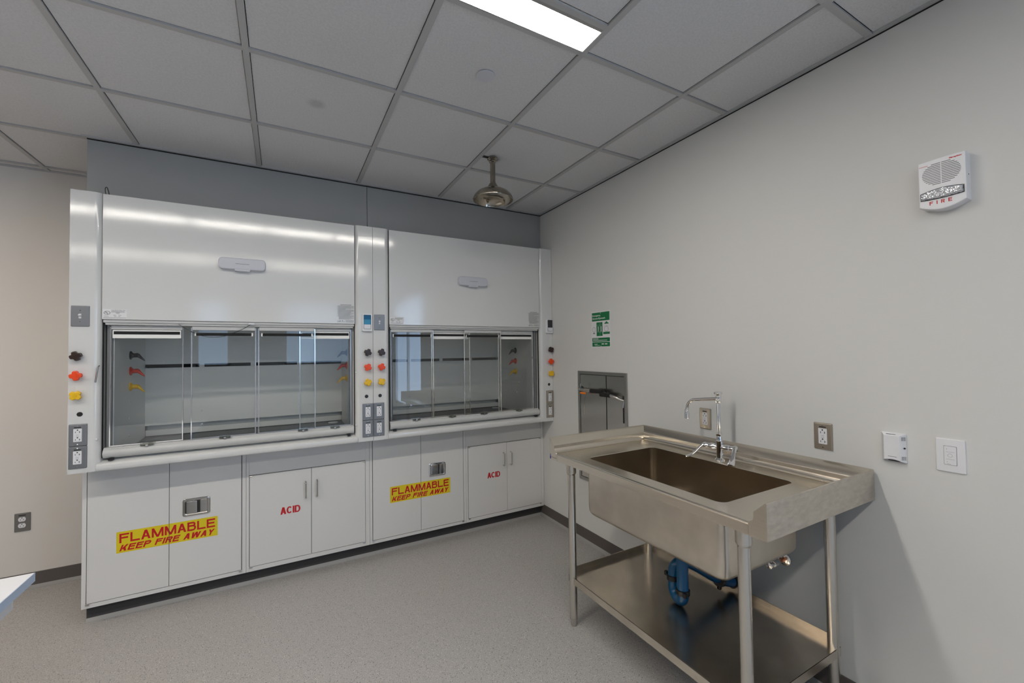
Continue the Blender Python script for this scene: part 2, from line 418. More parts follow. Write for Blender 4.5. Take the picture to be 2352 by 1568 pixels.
def window(n, X, u0, u1, v0, v1, mull, pane='winpane'):
    o = struct(MB(X).box((u0, v0, -.07), (u1, v1, -.065)).build('window_%d' % n, pane, flat=True))
    f = MB(X)
    for a, b in ((u0, u0+.04), (u1-.04, u1)): f.box((a, v0, -.064), (b, v1, -.02))
    for a, b in ((v0, v0+.04), (v1-.04, v1)): f.box((u0, a, -.064), (u1, b, -.02))
    for m_ in mull: f.box((m_-.02, v0, -.064), (m_+.02, v1, -.022))
    f.build('window_frame', 'alu', o, flat=True)
window(1, rwall(0, 0), -WY1, -WY0, WZ0, WZ1, [4.8], 'winpane_near')
for k, (a, b) in enumerate(RW): window(k+2, frame((0, YR, 0), (-1, 0, 0), (0, 0, 1), (0, 1, 0)), -b, -a, RZ0, RZ1, [])

# rubber cove base
def base_profile(th=.006, hgt=.10, toe=.014):
    return [(0, 0), (toe, 0), (toe, .0035), (toe*.8, .008), (th, .022), (th, hgt-.004), (th*.5, hgt), (0, hgt)]
def cove(path_pts, name, lab, mm):
    a, b, nrm = path_pts
    mb = MB()
    L = [[(p[0]+nrm[0]*t, p[1]+nrm[1]*t, z) for t, z in base_profile()] for p in (a, b)]
    mb.loft(L)
    o = struct(mb.build(name, mm), lab)
    L2 = [[(p[0]+nrm[0]*t, p[1]+nrm[1]*t, z) for t, z in [(.0064, .022), (.0135, .011), (.0175, .004), (.0175, 0), (.0058, 0)]] for p in (a, b)]
    MB().loft(L2).build('cove_lip', 'cove_lip', o)
cove(((0, YR), (0, .225), (-1, 0)), 'baseboard_right', 'dark grey-brown rubber cove base along the right wall', 'rubber_brown')
cove(((XL, YB), (-3.0, YB), (0, -1)), 'baseboard_back', 'dark rubber cove base on the warm-tinted back wall', 'rubber_brown')
cove(((-2.996, .218), (-.012, .218), (0, -1)), 'baseboard_front', 'near-black rubber toe base under the white cabinets', 'rubber')

# grey closure panels above the hoods
for x0, x1, lab in ((-3.0, -1.5035, 'grey painted closure panel above the left fume hood'), (-1.5005, -.003, 'grey painted closure panel above the right fume hood, in the corner')):
    tag(MB().box((x0, .168, 2.352), (x1, .186, CEIL-.0065), .0012, 1).build('closure_panel', 'closure'), lab, 'panel', 'grey closure panels over the hoods')

# ------------------------------------------------------------------ fume hoods
def lever_nozzle(x, y, z, sx, mm, parent):
    # turret on the side liner: flange, barrel and a slanting serrated tip ; sx = direction into the hood
    mb = MB()
    mb.lathe((x, y, z), (sx, 0, 0), [(0, .026), (.004, .026), (.011, .015), (.016, .013), (.036, .013), (.038, .011)], 16)
    mb.tube([(x+sx*.026, y, z+.004), (x+sx*.034, y, z+.001), (x+sx*.064, y, z-.030), (x+sx*.068, y, z-.034)], [.0115, .0115, .0038, .0028], 12)
    return mb.build('gas_nozzle', mm, parent)
def knob(X, mm, parent, rot=0.6):
    mb = MB(X)
    mb.lathe((0, 0, 0), (0, 0, 1), [(0, .011), (.016, .009)], 14)
    n = 48; loops = []
    for w_, s_ in ((.014, .72), (.018, .95), (.026, 1.0), (.033, .93), (.036, .7)):
        L = []
        for k in range(n):
            a = 2*PI*k/n; r = .0235+.0036*math.cos(4*(a-rot))-.0015*math.cos(8*(a-rot))
            L.append((r*s_*math.cos(a), r*s_*math.sin(a), w_))
        loops.append(L)
    mb.loft(loops)
    o = mb.build('valve_knob', mm, parent)
    MB(X).lathe((0, 0, .036), (0, 0, 1), [(0, .0085), (.0012, .0082)], 16).build('index_disc', 'knob_dark' if mm == 'knob_dark' else mm, o)
    return o
def gfci(X, parent, plate='plate', name='power_outlet', wd=.0355, ht=.057, label_tape=True, top=False, tlab=None, cat=None):
    # steel plate, rectangular duplex device, slots
    mb = MB(X); mb.rrect(-wd, -ht, wd, ht, 0, .007, .003, .0055, 2)
    if top:
        o = mb.build(name, plate); tag(o, tlab, cat)
    else: o = mb.build(name, plate, parent)
    d = MB(X); d.rrect(-.0165, -.0335, .0165, .0335, .004, .0082, .002, .0012, 2)
    dv = d.build('receptacle', 'plastic', o)
    s = MB(X)
    for cy in (.0195, -.0195):
        s.box((-.0085, cy-.0065, .0075), (-.0065, cy+.0005, .0086))
        s.box((.0065, cy-.0075, .0075), (.0085, cy+.0015, .0086)); s.box((.0085, cy-.0038, .0075), (.0115, cy-.0022, .0086))
        s.lathe((0, cy+.0075, .0075), (0, 0, 1), [(0, .003), (.0011, .003)], 10)
    for cy in (.0035, -.0035): s.box((-.006, cy-.002, .0075), (.006, cy-.0012, .0084)) 
    if not top or True: s.build('slots', 'ink', o)
    sc_ = MB(X)
    for cy in (-.0465, .0475): sc_.lathe((0, cy, .0066), (0, 0, 1), [(0, .0032), (.0012, .0028)], 10)
    sc_.build_each('screw', 'chrome', o)
    if label_tape: MB(X).box((-.013, .0375, .0068), (.013, .0425, .0075)).build('printed_tape', 'ink', o)
    return o
def toggle(X, parent, plate):
    mb = MB(X); mb.rrect(-.0355, -.0545, .0355, .0545, 0, .006, .003, .004, 2)
    o = mb.build('light_switch', plate, parent)
    b = MB(X); b.box((-.005, -.012, .005), (.005, .012, .0065)); b.tube([(0, -.002, .004), (0, .004, .013), (0, .0065, .017)], [.0055, .005, .0045], 8)
    b.build('toggle', 'plastic', o)
    s = MB(X)
    for cy in (-.030, .030): s.lathe((0, cy, .0055), (0, 0, 1), [(0, .0032), (.0012, .0028)], 10)
    s.build_each('screw', 'chrome', o)
def monitor(X, parent, scr, scr2):
    mb = MB(X); mb.rrect(-.033, -.06, .033, .06, 0, .022, .006, .004, 3)
    o = mb.build('airflow_monitor', 'plastic', parent)
    d = MB(X); d.rrect(-.024, -.045, .024, .052, .0215, .0232, .003, 0, 2); d.build('monitor_bezel', 'screen_dark', o)
    d = MB(X); d.box((-.022, .021, .0232), (.022, .050, .0238)); d.build('monitor_screen', scr, o)
    d = MB(X); d.box((-.022, -.013, .0232), (.022, .021, .0238)); d.build('monitor_status_panel', scr2, o)
    d = MB(X); d.box((-.022, -.043, .0232), (.022, -.0135, .0239)); d.build('monitor_keypad', 'plastic', o)
def ear_loop(x0, x1, yb, rl, rr_):    # plan outline of a corner post, rounded on requested sides (front corners)
    pts = [(x0, yb)]
    if rl:
        for k in range(7): a = PI+PI/2*k/6; pts.append((x0+rl+rl*math.cos(a), rl*1.0+rl*math.sin(a)))
    else: pts.append((x0, 0))
    if rr_:
        for k in range(7): a = 1.5*PI+PI/2*k/6; pts.append((x1-rr_+rr_*math.cos(a), rr_+rr_*math.sin(a)))
    else: pts.append((x1, 0))
    pts.append((x1, yb)); return pts
def fume_hood(xl, xr, eL, eR, lab, panes, liner, clips, cup, box_x, extra):
    zt, zb = 2.345, .868
    H = thing('fume_hood', ((xl+xr)/2, .02, .868), lab, 'fume hood', 'white fume hoods side by side')
    # posts
    for x0, x1, a, b in ((xl, eL, 0, .028), (eR, xr, .028, 0)):
        mb = MB(); L = ear_loop(x0, x1, .12, a, b)
        mb.loft([[(p[0], p[1], z) for p in L] for z in (zb, zt)]); post = mb.build('side_post', 'powder', H)
    # outer shell side walls, back and roof
    sh = MB()
    sh.box((xl+.002, .122, zb+.012), (xl+.014, .845, 2.30)); sh.box((xr-.014, .122, zb+.012), (xr-.002, .845, 2.30))
    sh.box((xl+.002, .845, zb+.012), (xr-.002, .857, 2.30)); sh.box((xl+.015, .045, 2.288), (xr-.015, .16, 2.30))
    sh.build('outer_shell', 'powder', H)
    # upper front panel
    mb = MB(); mb.box((eL+.003, .004, 1.668), (eR-.003, .024, 2.342), .0025, 2)
    up = mb.build('upper_panel', 'powder', H)
    # dark strips set in the gaps either side of the panel
    mb = MB(); mb.box((eL-.001, .028, .93), (eL+.004, .04, 2.34)); mb.box((eR-.004, .028, .93), (eR+.001, .04, 2.34)); mb.build_each('dark_gap_strip', 'dark', H)
    # header rails under the panel
    mb = MB(); mb.box((eL+.006, .012, 1.652), (eR-.006, .035, 1.667), .003); mb.box((eL+.012, .02, 1.640), (eR-.012, .045, 1.653), .003); mb.build_each('header_rail', 'sashpaint', H)
    # airfoil sill
    prof = [(.0, .868), (-.004, .872), (-.006, .885), (-.004, .897), (.004, .904), (.018, .908), (.075, .922), (.075, .868)]
    mb = MB(); mb.loft([[(eL-.012, p[0], p[1]) for p in prof], [(eR+.012, p[0], p[1]) for p in prof]])
    mb.build('airfoil_sill', 'powder', H)
    bt = MB(); bt.box((eL+.004, -.0, zb-.0), (eR-.004, .17, zb+.004)); bt.build('underside', 'powder', H)
    # liner
    lx0, lx1, yb = liner; wz = .925
    mb = MB()
    mb.box((lx0-.01, .07, wz), (lx0, yb, 2.2)); mb.box((lx1, .07, wz), (lx1+.01, yb, 2.2)); mb.box((lx0, .05, 2.19), (lx1, yb+.1, 2.2))
    mb.box((lx0, yb+.06, wz), (lx1, yb+.07, 2.2))
    mb.build('liner', 'liner', H)
    mb = MB()
    xs_ = [lx0+(lx1-lx0)*k/4 for k in range(5)]
    mb.box((lx0, yb, 1.0), (lx1, yb+.008, 1.388)); mb.box((lx0, yb, 1.412), (lx1, yb+.008, 2.19)); mb.box((lx0, yb+.012, .930), (lx1, yb+.02, .968))
    for k, xx in enumerate(xs_): mb.box((xx-.014 if k else lx0, yb, 1.387), (xx+.014 if k < 4 else lx1, yb+.008, 1.413)) if 0 < k < 4 else None
    mb.build('baffle', 'liner', H)
    mb = MB(); mb.box((lx0, yb+.04, 1.1), (lx1, yb+.05, 2.1)); mb.build('baffle_shade_sheet', 'dark', H)  # dark sheet standing in for the shade behind the upper slot
    mb = MB(); 
    for sx, z_ in ((lx0, 1), (lx1, -1)):
        for zz in (1.20, 1.095, .995): mb.lathe((sx, .33, zz), (z_, 0, 0), [(0, .006), (.003, .005)], 10)
    for k in (1, 3): 
        for zz in (1.08, .985): mb.lathe((xs_[k], yb, zz), (0, -1, 0), [(0, .006), (.003, .005)], 10)
    mb.build_each('fixing_screw', 'plastic', H)
    mb = MB(); mb.box((lx0-.012, .078, .895), (lx1+.012, yb+.04, wz), .002); mb.build('worktop', 'worktop', H)
    mb = MB(); mb.lathe((cup[0], cup[1], wz), (0, 0, 1), [(0, .036), (.004, .035), (.004, .028), (.0015, .025)], 24); mb.build('cup_sink', 'plastic', H)
    # nozzles
    for (sx, d) in ((lx0, 1), (lx1, -1)):
        for zz, mm in ((1.475, 'black'), (1.38, 'red_nozzle'), (1.285, 'knob_yellow')): lever_nozzle(sx, .345, zz, d, mm, H)
    # sash: bottom bar, side frames and sliding panes
    mb = MB()
    pr = [(.012+.026+.027*math.cos(a), .951+.026*math.sin(a)) for a in [2*PI*k/20 for k in range(20)]]
    mb.loft([[(eL+.008, p[0], p[1]) for p in pr], [(eR-.008, p[0], p[1]) for p in pr]])
    mb.box((eL+.008, .03, .965), (eR-.008, .065, .981), .002)
    sash = mb.build('sash', 'sashpaint', H)
    mb = MB(); mb.box((eL+.012, .052, .975), (eL+.034, .068, 1.641), .002); mb.box((eR-.034, .052, .975), (eR-.012, .068, 1.641), .002); mb.build_each('sash_stile', 'stile', sash)
    mb = MB(); mb.box((eL+.03, .014, .915), (eL+.05, .035, .9265)); mb.box((eR-.05, .014, .915), (eR-.03, .035, .9265)); mb.build_each('bumper', 'black', sash)
    for (px0, px1, fr) in panes:
        y0 = .030 if fr else .046
        mb = MB(); mb.box((px0+.004, y0+.0015, .984), (px1-.004, y0+.006, 1.624)); pn = mb.build('sliding_pane', 'glass', sash, flat=True)
        mb = MB()
        mb.box((px0, y0-.001, .982), (px0+.0065, y0+.008, 1.632), .001, 1); mb.box((px1-.0065, y0-.001, .982), (px1, y0+.008, 1.632), .001, 1)
        mb.box((px0+.006, y0, .9815), (px1-.006, y0+.0075, .988), .001, 1)
        mb.build_each('pane_edge', 'chrome', sash)
        mb = MB(); mb.box((px0+.006, y0-.002, 1.617), (px1-.006, y0+.009, 1.638), .001, 1); mb.build('pane_top_rail', 'sashpaint', sash)
        yy = y0-.0012
        if not fr:
            mb = MB(); mb.box((px0+.012, yy, 1.569), (px1-.012, yy+.002, 1.614)); mb.build_each('grille_strip', 'liner', sash)
            mb = MB(); mb.box((px0+.017, yy-.0015, 1.590), (px1-.017, yy-.0003, 1.607)); mb.build('grille_slot', 'dark', sash)
        else:
            mb = MB(); mb.box((px0+.017, yy, 1.582), (px0+.024, yy+.002, 1.602)); mb.box((px1-.024, yy, 1.582), (px1-.017, yy+.002, 1.602)); mb.build_each('grille_strip', 'liner', sash)
            mb = MB(); mb.box((px0+.024, yy, 1.584), (px1-.024, yy+.002, 1.601)); mb.build('grille_slot', 'dark', sash)
    for cx in clips:
        mb = MB(); mb.box((cx-.028, .017, .975), (cx+.028, .03, .991), .002); mb.build('pull_clip', 'clear', sash)
        mb = MB(); mb.box((cx-.005, .013, .972), (cx+.007, .018, .984), .001); mb.build('clip_stop', 'satin', sash)
    # sensor box on the panel
    X = hoodframe(box_x, 2.012, .004)
    mb = MB(X); mb.rrect(-.120, -.034, .120, .036, 0, .036, .022, .010, 5)
    o = mb.build('sensor_box', 'grey_plastic', H)
    mb = MB(X); mb.rrect(-.04, -.043, .04, -.024, .004, .033, .006, .003, 3); mb.build('sensor_latch', 'grey_plastic', o)
    mb = MB(X); mb.box((-.035, -.001, .036), (.035, .001, .0363)); mb.build('printed_mark', 'greyink', o)
    # certification label lower left
    X = hoodframe(eL+.006, 1.672, .004)
    mb = MB(X); mb.box((0, .002, 0), (.098, .052, .0004)); mb.mi = 0; lb = mb.build('certification_label', 'paper', H)
    mb = MB(X)
    ring = [[(.018+r*math.cos(2*PI*k/24), .031+r*.82*math.sin(2*PI*k/24), w_) for k in range(24)] for r, w_ in ((.0125, .0005), (.0125, .0009), (.0108, .0009), (.0108, .0005))]
    mb.loft(ring, closed=True)
    mb.text('U', .0115, .0295, .0055, .0085, .0005, bold=.03); mb.text('L', .0175, .0245, .0055, .0085, .0005, bold=.03)
    mb.text('LAB CRAFTERS, INC.', .034, .0435, .060, .0045, .0005)
    for k, (a, b) in enumerate(((.036, .088), (.034, .090), (.052, .070), (.054, .068))): mb.box((a, .0395-k*.004, .0005), (b, .0407-k*.004, .0008))
    for a, b, z_ in ((.043, .054, .019), (.064, .075, .019), (.046, .056, .012), (.062, .071, .012), (.006, .024, .0125), (.003, .095, .005)): mb.box((a, z_, .0005), (b, z_+.0013, .0008))
    mb.build('label_print', 'ink', lb)
    # operating instructions label lower right
    X = hoodframe(eR-.006-.118, 1.672, .004)
    mb = MB(X); mb.box((0, .001, 0), (.118, .128, .0004)); lb = mb.build('instruction_label', 'powder', H)
    mb = MB(X); rnd = random.Random(4)
    mb.box((.030, .1215, .0005), (.100, .1245, .0008))
    for k in range(30):
        z_ = .116-k*.0031
        if z_ < .026: break
        x1 = .116 if rnd.random() < .6 else .05+.06*rnd.random()
        x0 = .016 if z_ > .042 else .020
        mb.box((x0, z_, .0005), (x1, z_+.0012, .0008))
    for k in range(8): mb.box((.0095, .112-.0095*k, .0005), (.0125, .1145-.0095*k, .0008))
    mb.text('LAB', .012, .006, .021, .014, .0005)
    mb.text('CRAFTERS', .035, .0065, .024, .0055, .0005); mb.box((.040, .0145, .0005), (.046, .019, .0008))
    for k in range(4): mb.box((.063, .019-.0042*k, .0005), (.115, .0202-.0042*k, .0008))
    mb.build('label_print', 'greyink', lb)
    # controls on the posts
    for d in extra:
        X = hoodframe(d[1], d[2])
        if d[0] == 'knob': knob(X, d[3], H, d[4])
        if d[0] == 'outlet': gfci(X, H, d[3])
        if d[0] == 'switch': toggle(X, H, d[3])
        if d[0] == 'monitor': monitor(X, H, d[3], d[4])
        if d[0] == 'hole':
            mb = MB(X); mb.lathe((0, 0, 0), (0, 0, 1), [(0, .012), (.0018, .0115), (.0026, .009)], 18); mb.build('hole_plug', 'black', H)
        if d[0] == 'button':
            mb = MB(X); mb.lathe((0, 0, -.004), (0, 0, 1), [(0, .006), (.006, .005), (.0075, .003)], 12); mb.build('stop_button', 'plastic', H)
        if d[0] == 'pin':
            mb = MB(X); mb.tube([(.006, .042, .004), (.004, .036, .012), (-.004, -.03, .012), (-.006, -.045, .012)], .0034, 8); mb.build('sash_lock_lever', 'satin', H)
    return H
KN = (('knob_dark', 1.474), ('knob_orange', 1.373), ('knob_yellow', 1.271))
exL = [('knob', -2.976, z, m_, r) for (m_, z), r in zip(KN, (.35, .1, .85))]+[('knob', -1.535, z, m_, r) for (m_, z), r in zip(KN, (1.15, 1.1, .35))]
exL += [('hole', -2.967, 1.172), ('hole', -1.541, 1.174), ('outlet', -2.972, 1.065, 'plate'), ('outlet', -2.972, .950, 'plate'),
        ('outlet', -1.533, 1.068, 'plate'), ('outlet', -1.533, .954, 'plate'), ('switch', -2.968, 1.682, 'plate'),
        ('monitor', -1.537, 1.678, 'screen_blue', 'screen_blue2'), ('pin', -2.899, 1.38), ('button', -2.902, 1.035), ('button', -1.608, 1.34), ('button', -1.608, .985)]
hood1 = fume_hood(-3.012, -1.4975, -2.890, -1.612, 'wide white fume hood on the left, over two base cabinets',
    [(-2.866, -2.546, 0), (-2.510, -2.187, 1), (-2.177, -1.855, 1), (-1.949, -1.632, 0)], (-2.852, -1.622, .665),
    (-2.702, -2.345, -1.93, -1.74), (-1.694, .60), -2.255, exL)
exR = [('knob', -1.444, z, m_, r) for (m_, z), r in zip(KN, (1.2, 1.25, .55))]+[('knob', -.034, z+.004, m_, r) for (m_, z), r in zip(KN, (.5, .2, .9))]
exR += [('hole', -1.451, 1.174), ('hole', -.043, 1.181), ('outlet', -1.459, 1.068, 'plate'), ('outlet', -1.459, .954, 'plate'),
        ('outlet', -.0385, 1.072, 'plate_warm'), ('outlet', -.0385, .955, 'plate_warm'), ('switch', -1.453, 1.682, 'plate'), ('monitor', -.0375, 1.680, 'screen_dark', 'screen_dark'), ('button', -.135, 1.34)]
hood2 = fume_hood(-1.4955, -.0025, -1.386, -.126, 'white fume hood on the right, against the corner wall',
    [(-1.372, -1.053, 1), (-1.069, -.753, 0), (-.810, -.486, 1), (-.506, -.171, 0)], (-1.352, -.175, .70),
    (-1.19, -.913, -.648, -.328), (-.239, .64), -.747, exR)
# loose cable hanging from the left hood's sash, and a wire stub on its top
mb = MB(); mb.tube([(-2.565, .012, 1.650), (-2.53, .008, 1.622), (-2.46, .004, 1.578), (-2.36, .004, 1.574), (-2.27, .006, 1.612), (-2.215, .010, 1.652)], .0011, 6, 2)
mb.tube([(-2.52, .006, 1.608), (-2.44, .002, 1.588), (-2.34, .002, 1.585), (-2.26, .008, 1.622), (-2.22, .010, 1.650)], .0009, 6, 2)
tag(mb.build('loose_wire', 'ink'), 'thin dark wire sagging across the second glass pane of the left hood', 'wire')
mb = MB(); mb.box((-2.225, -.001, 1.652), (-2.195, .003, 1.661)); tag(mb.build('wire_clip', 'plastic'), 'small white tape clip holding the sagging wire under the left hood panel', 'clip')
mb = MB(); mb.tube([(-2.888, .06, 2.340), (-2.895, .06, 2.385), (-2.889, .06, 2.40), (-2.882, .06, 2.385), (-2.874, .06, 2.340)], .002, 6, 1)
mb.tube([(-2.918, .07, 2.352), (-2.895, .07, 2.350)], .004, 6)
tag(mb.build('cable_loop', 'ink'), 'small black cable loop sticking up from the top of the left hood', 'cable')

# ------------------------------------------------------------------ base cabinets
def hinge_pin(mb, x, y, z): mb.lathe((x, y, z), (1, 0, 0), [(-.008, .004), (.008, .004)], 8)
def cab_common(x0, x1, lab):
    C = thing('base_cabinet', ((x0+x1)/2, .19, .0), lab, 'cabinet', 'white base cabinets under the hoods')
    b = MB(); b.box((x0+.001, .176, .094), (x1-.001, .80, .864)); b.box((x0+.02, .22, 0.0), (x1-.02, .78, .095)); b.build('body', 'dark', C)
    f = MB()
    return C, f
def flammable(x0, x1, xm, lab, latch_mat, brand):
    C, f = cab_common(x0, x1, lab)
    f.box((x0, .168, .094), (x0+.0185, .19, .866), .0015); f.box((x1-.021, .168, .094), (x1, .19, .866), .0015); f.box((x0+.018, .168, .094), (x1-.02, .19, .1165), .0015); f.box((x0+.018, .172, .857), (x1-.02, .19, .866))
    f.build_each('face_frame', 'cabwhite', C)
    dz0, dz1 = .120, .855
    d1 = MB().box((x0+.022, .165, dz0), (xm-.0012, .185, dz1), .0015).build('door', 'cabwhite', C)
    d2 = MB().box((xm+.0012, .165, dz0), (x1-.0245, .185, dz1), .0015).build('door', 'cabwhite', C)
    h_ = MB(); hinge_pin(h_, x0+.026, .163, .116); hinge_pin(h_, x1-.029, .163, .116); h_.build_each('hinge', 'satin', C)
    # paddle latch
    X = hoodframe(xm+.130, .559, .165)
    a = MB(X)
    P = lambda i, w_: [(p[0], p[1], w_) for p in rr(-.068+i, -.052+i, .068-i, .052-i, max(.014-i*.5, .004), 5)]
    a.loft([P(0, 0), P(0, .002), P(.003, .005), P(.010, .0055), P(.014, .0025), P(.014, .0008)])
    L = a.build('paddle_latch', latch_mat, d2)
    a = MB(X); a.box((-.010, -.037, .0009), (.018, .037, .0014)); a.box((-.056, -.038, .0009), (-.050, .038, .0014)); a.build_each('latch_opening', 'ink', C)
    a = MB(X); a.rrect(-.049, -.035, .004, .036, .001, .0085, .004, .003, 3); a.rrect(.020, -.036, .052, .036, .001, .004, .003, .002, 3); a.build_each('latch_paddle', latch_mat, C)
    # warning sticker across both doors
    X = hoodframe(0, 0, .165); s0, s1 = xm-.233, xm+.235
    a = MB(X); a.box((s0, .3635, 0), (xm-.0012, .4815, .0004)); a.box((xm+.0012, .3635, 0), (s1, .4815, .0004)); a.build('warning_sticker', 'yellow', C)
    a = MB(X); a.glyphs('FLAMMABLE', s0+.013, .4180, .442, .052, .0005, tx=.20, ty=.185, gap=.12, cut=xm)
    a.glyphs('KEEP FIRE AWAY', s0+.013, .3730, .442, .034, .0005, tx=.25, ty=.22, shear=.35, gap=.14, cut=xm)
    a.build('warning_text', 'red', C)
    X = hoodframe(brand, .845, .165)
    a = MB(X); a.loft([[(r*math.cos(2*PI*k/16), r*.9*math.sin(2*PI*k/16), w_) for k in range(16)] for r, w_ in ((.010, 0), (.010, .0006), (.0078, .0006), (.0078, 0))], closed=True)
    a.text('UL', -.005, -.004, .010, .008, .0002); a.box((.013, -.004, 0), (.03, .0035, .0004)); a.build('listing_mark', 'greyink', C)
    return C
def acid(x0, x1, xm, lab):
    C, f = cab_common(x0, x1, lab)
    f.box((x0, .168, .094), (x0+.016, .19, .866), .0015); f.box((x1-.0275, .168, .094), (x1, .19, .866), .0015); f.box((x0+.016, .168, .094), (x1-.027, .19, .122), .0015)
    f.box((x0+.016, .170, .7005), (x1-.0265, .19, .866), .0015)
    f.build_each('face_frame', 'cabwhite', C)
    da = MB().box((x0+.019, .165, .1255), (xm-.0012, .185, .6975), .0015).build('door', 'cabwhite', C)
    db = MB().box((xm+.0012, .165, .1255), (x1-.0295, .185, .6975), .0015).build('door', 'cabwhite', C)
    h_ = MB()
    for zz in (.122, .694): hinge_pin(h_, x0+.026, .164, zz); hinge_pin(h_, x1-.038, .164, zz)
    h_.build_each('hinge', 'satin', C)
    for dx, dd in ((-.035, da), (.034, db)):
        a = MB(hoodframe(xm+dx, .561, .165)); a.tube([(0, .053, -.001), (0, .053, .024), (0, .048, .029), (0, -.048, .029), (0, -.053, .024), (0, -.053, -.001)], .0042, 10); a.build('pull_handle', 'satin', dd)
    X = hoodframe(xm-.184, .4195, .165)
    a = MB(X); a.glyphs('ACID', 0, 0, .117, .046, .0003, tx=.27, ty=.18, gap=.05); a.build('acid_lettering', 'red', C)
    return C
flammable(-3.0055, -2.2475, -2.6295, 'white flammables cabinet under the left hood with steel paddle latch', 'satin', -2.325)
acid(-2.2465, -1.4955, -1.873, 'white acid cabinet under the left hood, beside the larger flammables cabinet')
flammable(-1.4945, -.7475, -1.1185, 'white flammables cabinet under the right hood with bluish chrome latch', 'chrome', -.80)
acid(-.7465, -.0025, -.374, 'white acid cabinet in the corner under the right hood')

# ------------------------------------------------------------------ sink table
SX0, SX1, SYA, SYB, ZD, ZTOP, ZAP = -.738, -.012, -1.033, -2.226, .910, .986, .868
S = thing('sink_table', (-.375, -1.63, 0), 'stainless steel utility sink table with open undershelf against the right wall', 'sink')
# deck with bowl hole
HX0, HX1, HY0, HY1 = -.655, -.180, -2.020, -1.262
def ring(x0, y0, x1, y1, r, z, n=6): return [(p[0], p[1], z) for p in rr(x0, y0, x1, y1, r, n)]
mb = MB()
mb.loft([ring(SX0+.012, SYB+.01, SX1-.01, SYA-.01, .001, ZD), ring(HX0-.004, HY0-.004, HX1+.004, HY1+.004, .034, ZD), ring(HX0, HY0, HX1, HY1, .032, ZD-.003)], False, False)
deck = mb.build('deck', 'steel_y', S, recalc=False)
# front apron with rolled edge
prof = [(SX0+.020, ZD-.0006), (SX0+.012, ZD+.0004), (SX0+.005, ZD-.001), (SX0+.001, ZD-.005), (SX0, ZD-.011), (SX0, ZAP), (SX0+.012, ZAP), (SX0+.012, ZD-.012)]
mb = MB(); mb.loft([[(p[0], y, p[1]) for p in prof] for y in (SYA-.0595, SYB+.0595)]); mb.build('front_apron', 'steel_y', S)
# splash on three sides
sp = [(0, ZAP), (0, ZTOP-.002), (.003, ZTOP), (.005, ZTOP-.001), (.040, ZTOP-.036), (.042, ZTOP-.040), (.042, ZD+.022), (.0445, ZD+.013), (.0505, ZD+.006), (.060, ZD+.001), (.060, ZAP)]
def corner_pts(t, z):
    return [(SX0, SYA-t, z), (SX1-t, SYA-t, z), (SX1-t, SYB+t, z), (SX0, SYB+t, z)]
cols = [corner_pts(t, z) for t, z in sp]
mb = MB(); mb.loft([[cols[j][i] for j in range(len(sp))] for i in range(4)]); bs = mb.build('backsplash', ['steel_y', 'steel_scuffed'], S)
for f_ in bs.data.polygons:
    if f_.center.y < SYB+1.63+.003: f_.material_index = 1
# bowl
mb = MB()
zb_ = .614
L = []
for i, z in ((0, ZD-.003), (0, ZD-.02), (.001, .70), (.003, .665)): L.append(ring(HX0+i, HY0+i, HX1-i, HY1-i, .032, z))
for k in range(1, 6):
    a = PI/2*k/5; i = .003+.045*(1-math.cos(a)); L.append(ring(HX0+i, HY0+i, HX1-i, HY1-i, max(.032-i*.4, .01), .665-.045*math.sin(a)))
L.append(ring(-.47, -1.70, -.37, -1.58, .03, .616))
mb.loft(L, False, True); mb.build('bowl_interior', 'steel_inner_shade', S, recalc=False)
mb = MB(); L = []
for i, z in ((-.003, ZAP+.03), (-.003, .67)): L.append(ring(HX0-.006+i, HY0-.006+i, HX1+.006-i, HY1+.006-i, .034, z))
for k in range(1, 6):
    a = PI/2*k/5; i = -.003+.040*(1-math.cos(a)); L.append(ring(HX0-.006+i, HY0-.006+i, HX1+.006-i, HY1+.006-i, .034, .655-.042*math.sin(a)))
mb.loft(L, False, True); mb.build('bowl_exterior', 'steel_bowl', S)
mb = MB(); mb.lathe((-.42, -1.64, .6175), (0, 0, 1), [(0, .045), (.002, .043), (.002, .03), (-.0005, .02)], 24); mb.build('strainer', 'chrome', S)
# undershelf
mb = MB(); zs = .262; a0, a1, b0, b1 = -.690, -.078, -2.122, -1.128
mb.box((a0, b0, zs-.003), (a1, b1, zs)); mb.box((a0, b0, zs-.038), (a0+.003, b1, zs+.0005)); mb.box((a0, b0, zs-.038), (a1, b0+.003, zs+.0005))
mb.box((a0, b1-.003, zs-.035), (a1, b1, zs+.030)); mb.box((a1-.003, b0+.02, zs-.035), (a1, b1, zs+.030))
mb.build('undershelf', 'steel_shelf', S)
legs = ((-.680, -1.152), (-.680, -2.112), (-.098, -1.140), (-.098, -2.106))
for x, y in legs:
    l = MB().lathe((x, y, .046), (0, 0, 1), [(0, .0203), (.775, .0203)], 24).build('leg', 'steel_z', S)
    MB().lathe((x, y, 0), (0, 0, 1), [(0, .0135), (.004, .0145), (.030, .0175), (.036, .0205), (.046, .0205), (.048, .0195)], 20).build('bullet_foot', 'satin', l)
    MB().lathe((x, y, .800), (0, 0, 1), [(0, .0210), (.006, .0240), (.010, .0260), (.070, .0265)], 24).build('leg_socket', 'steel_z', l)
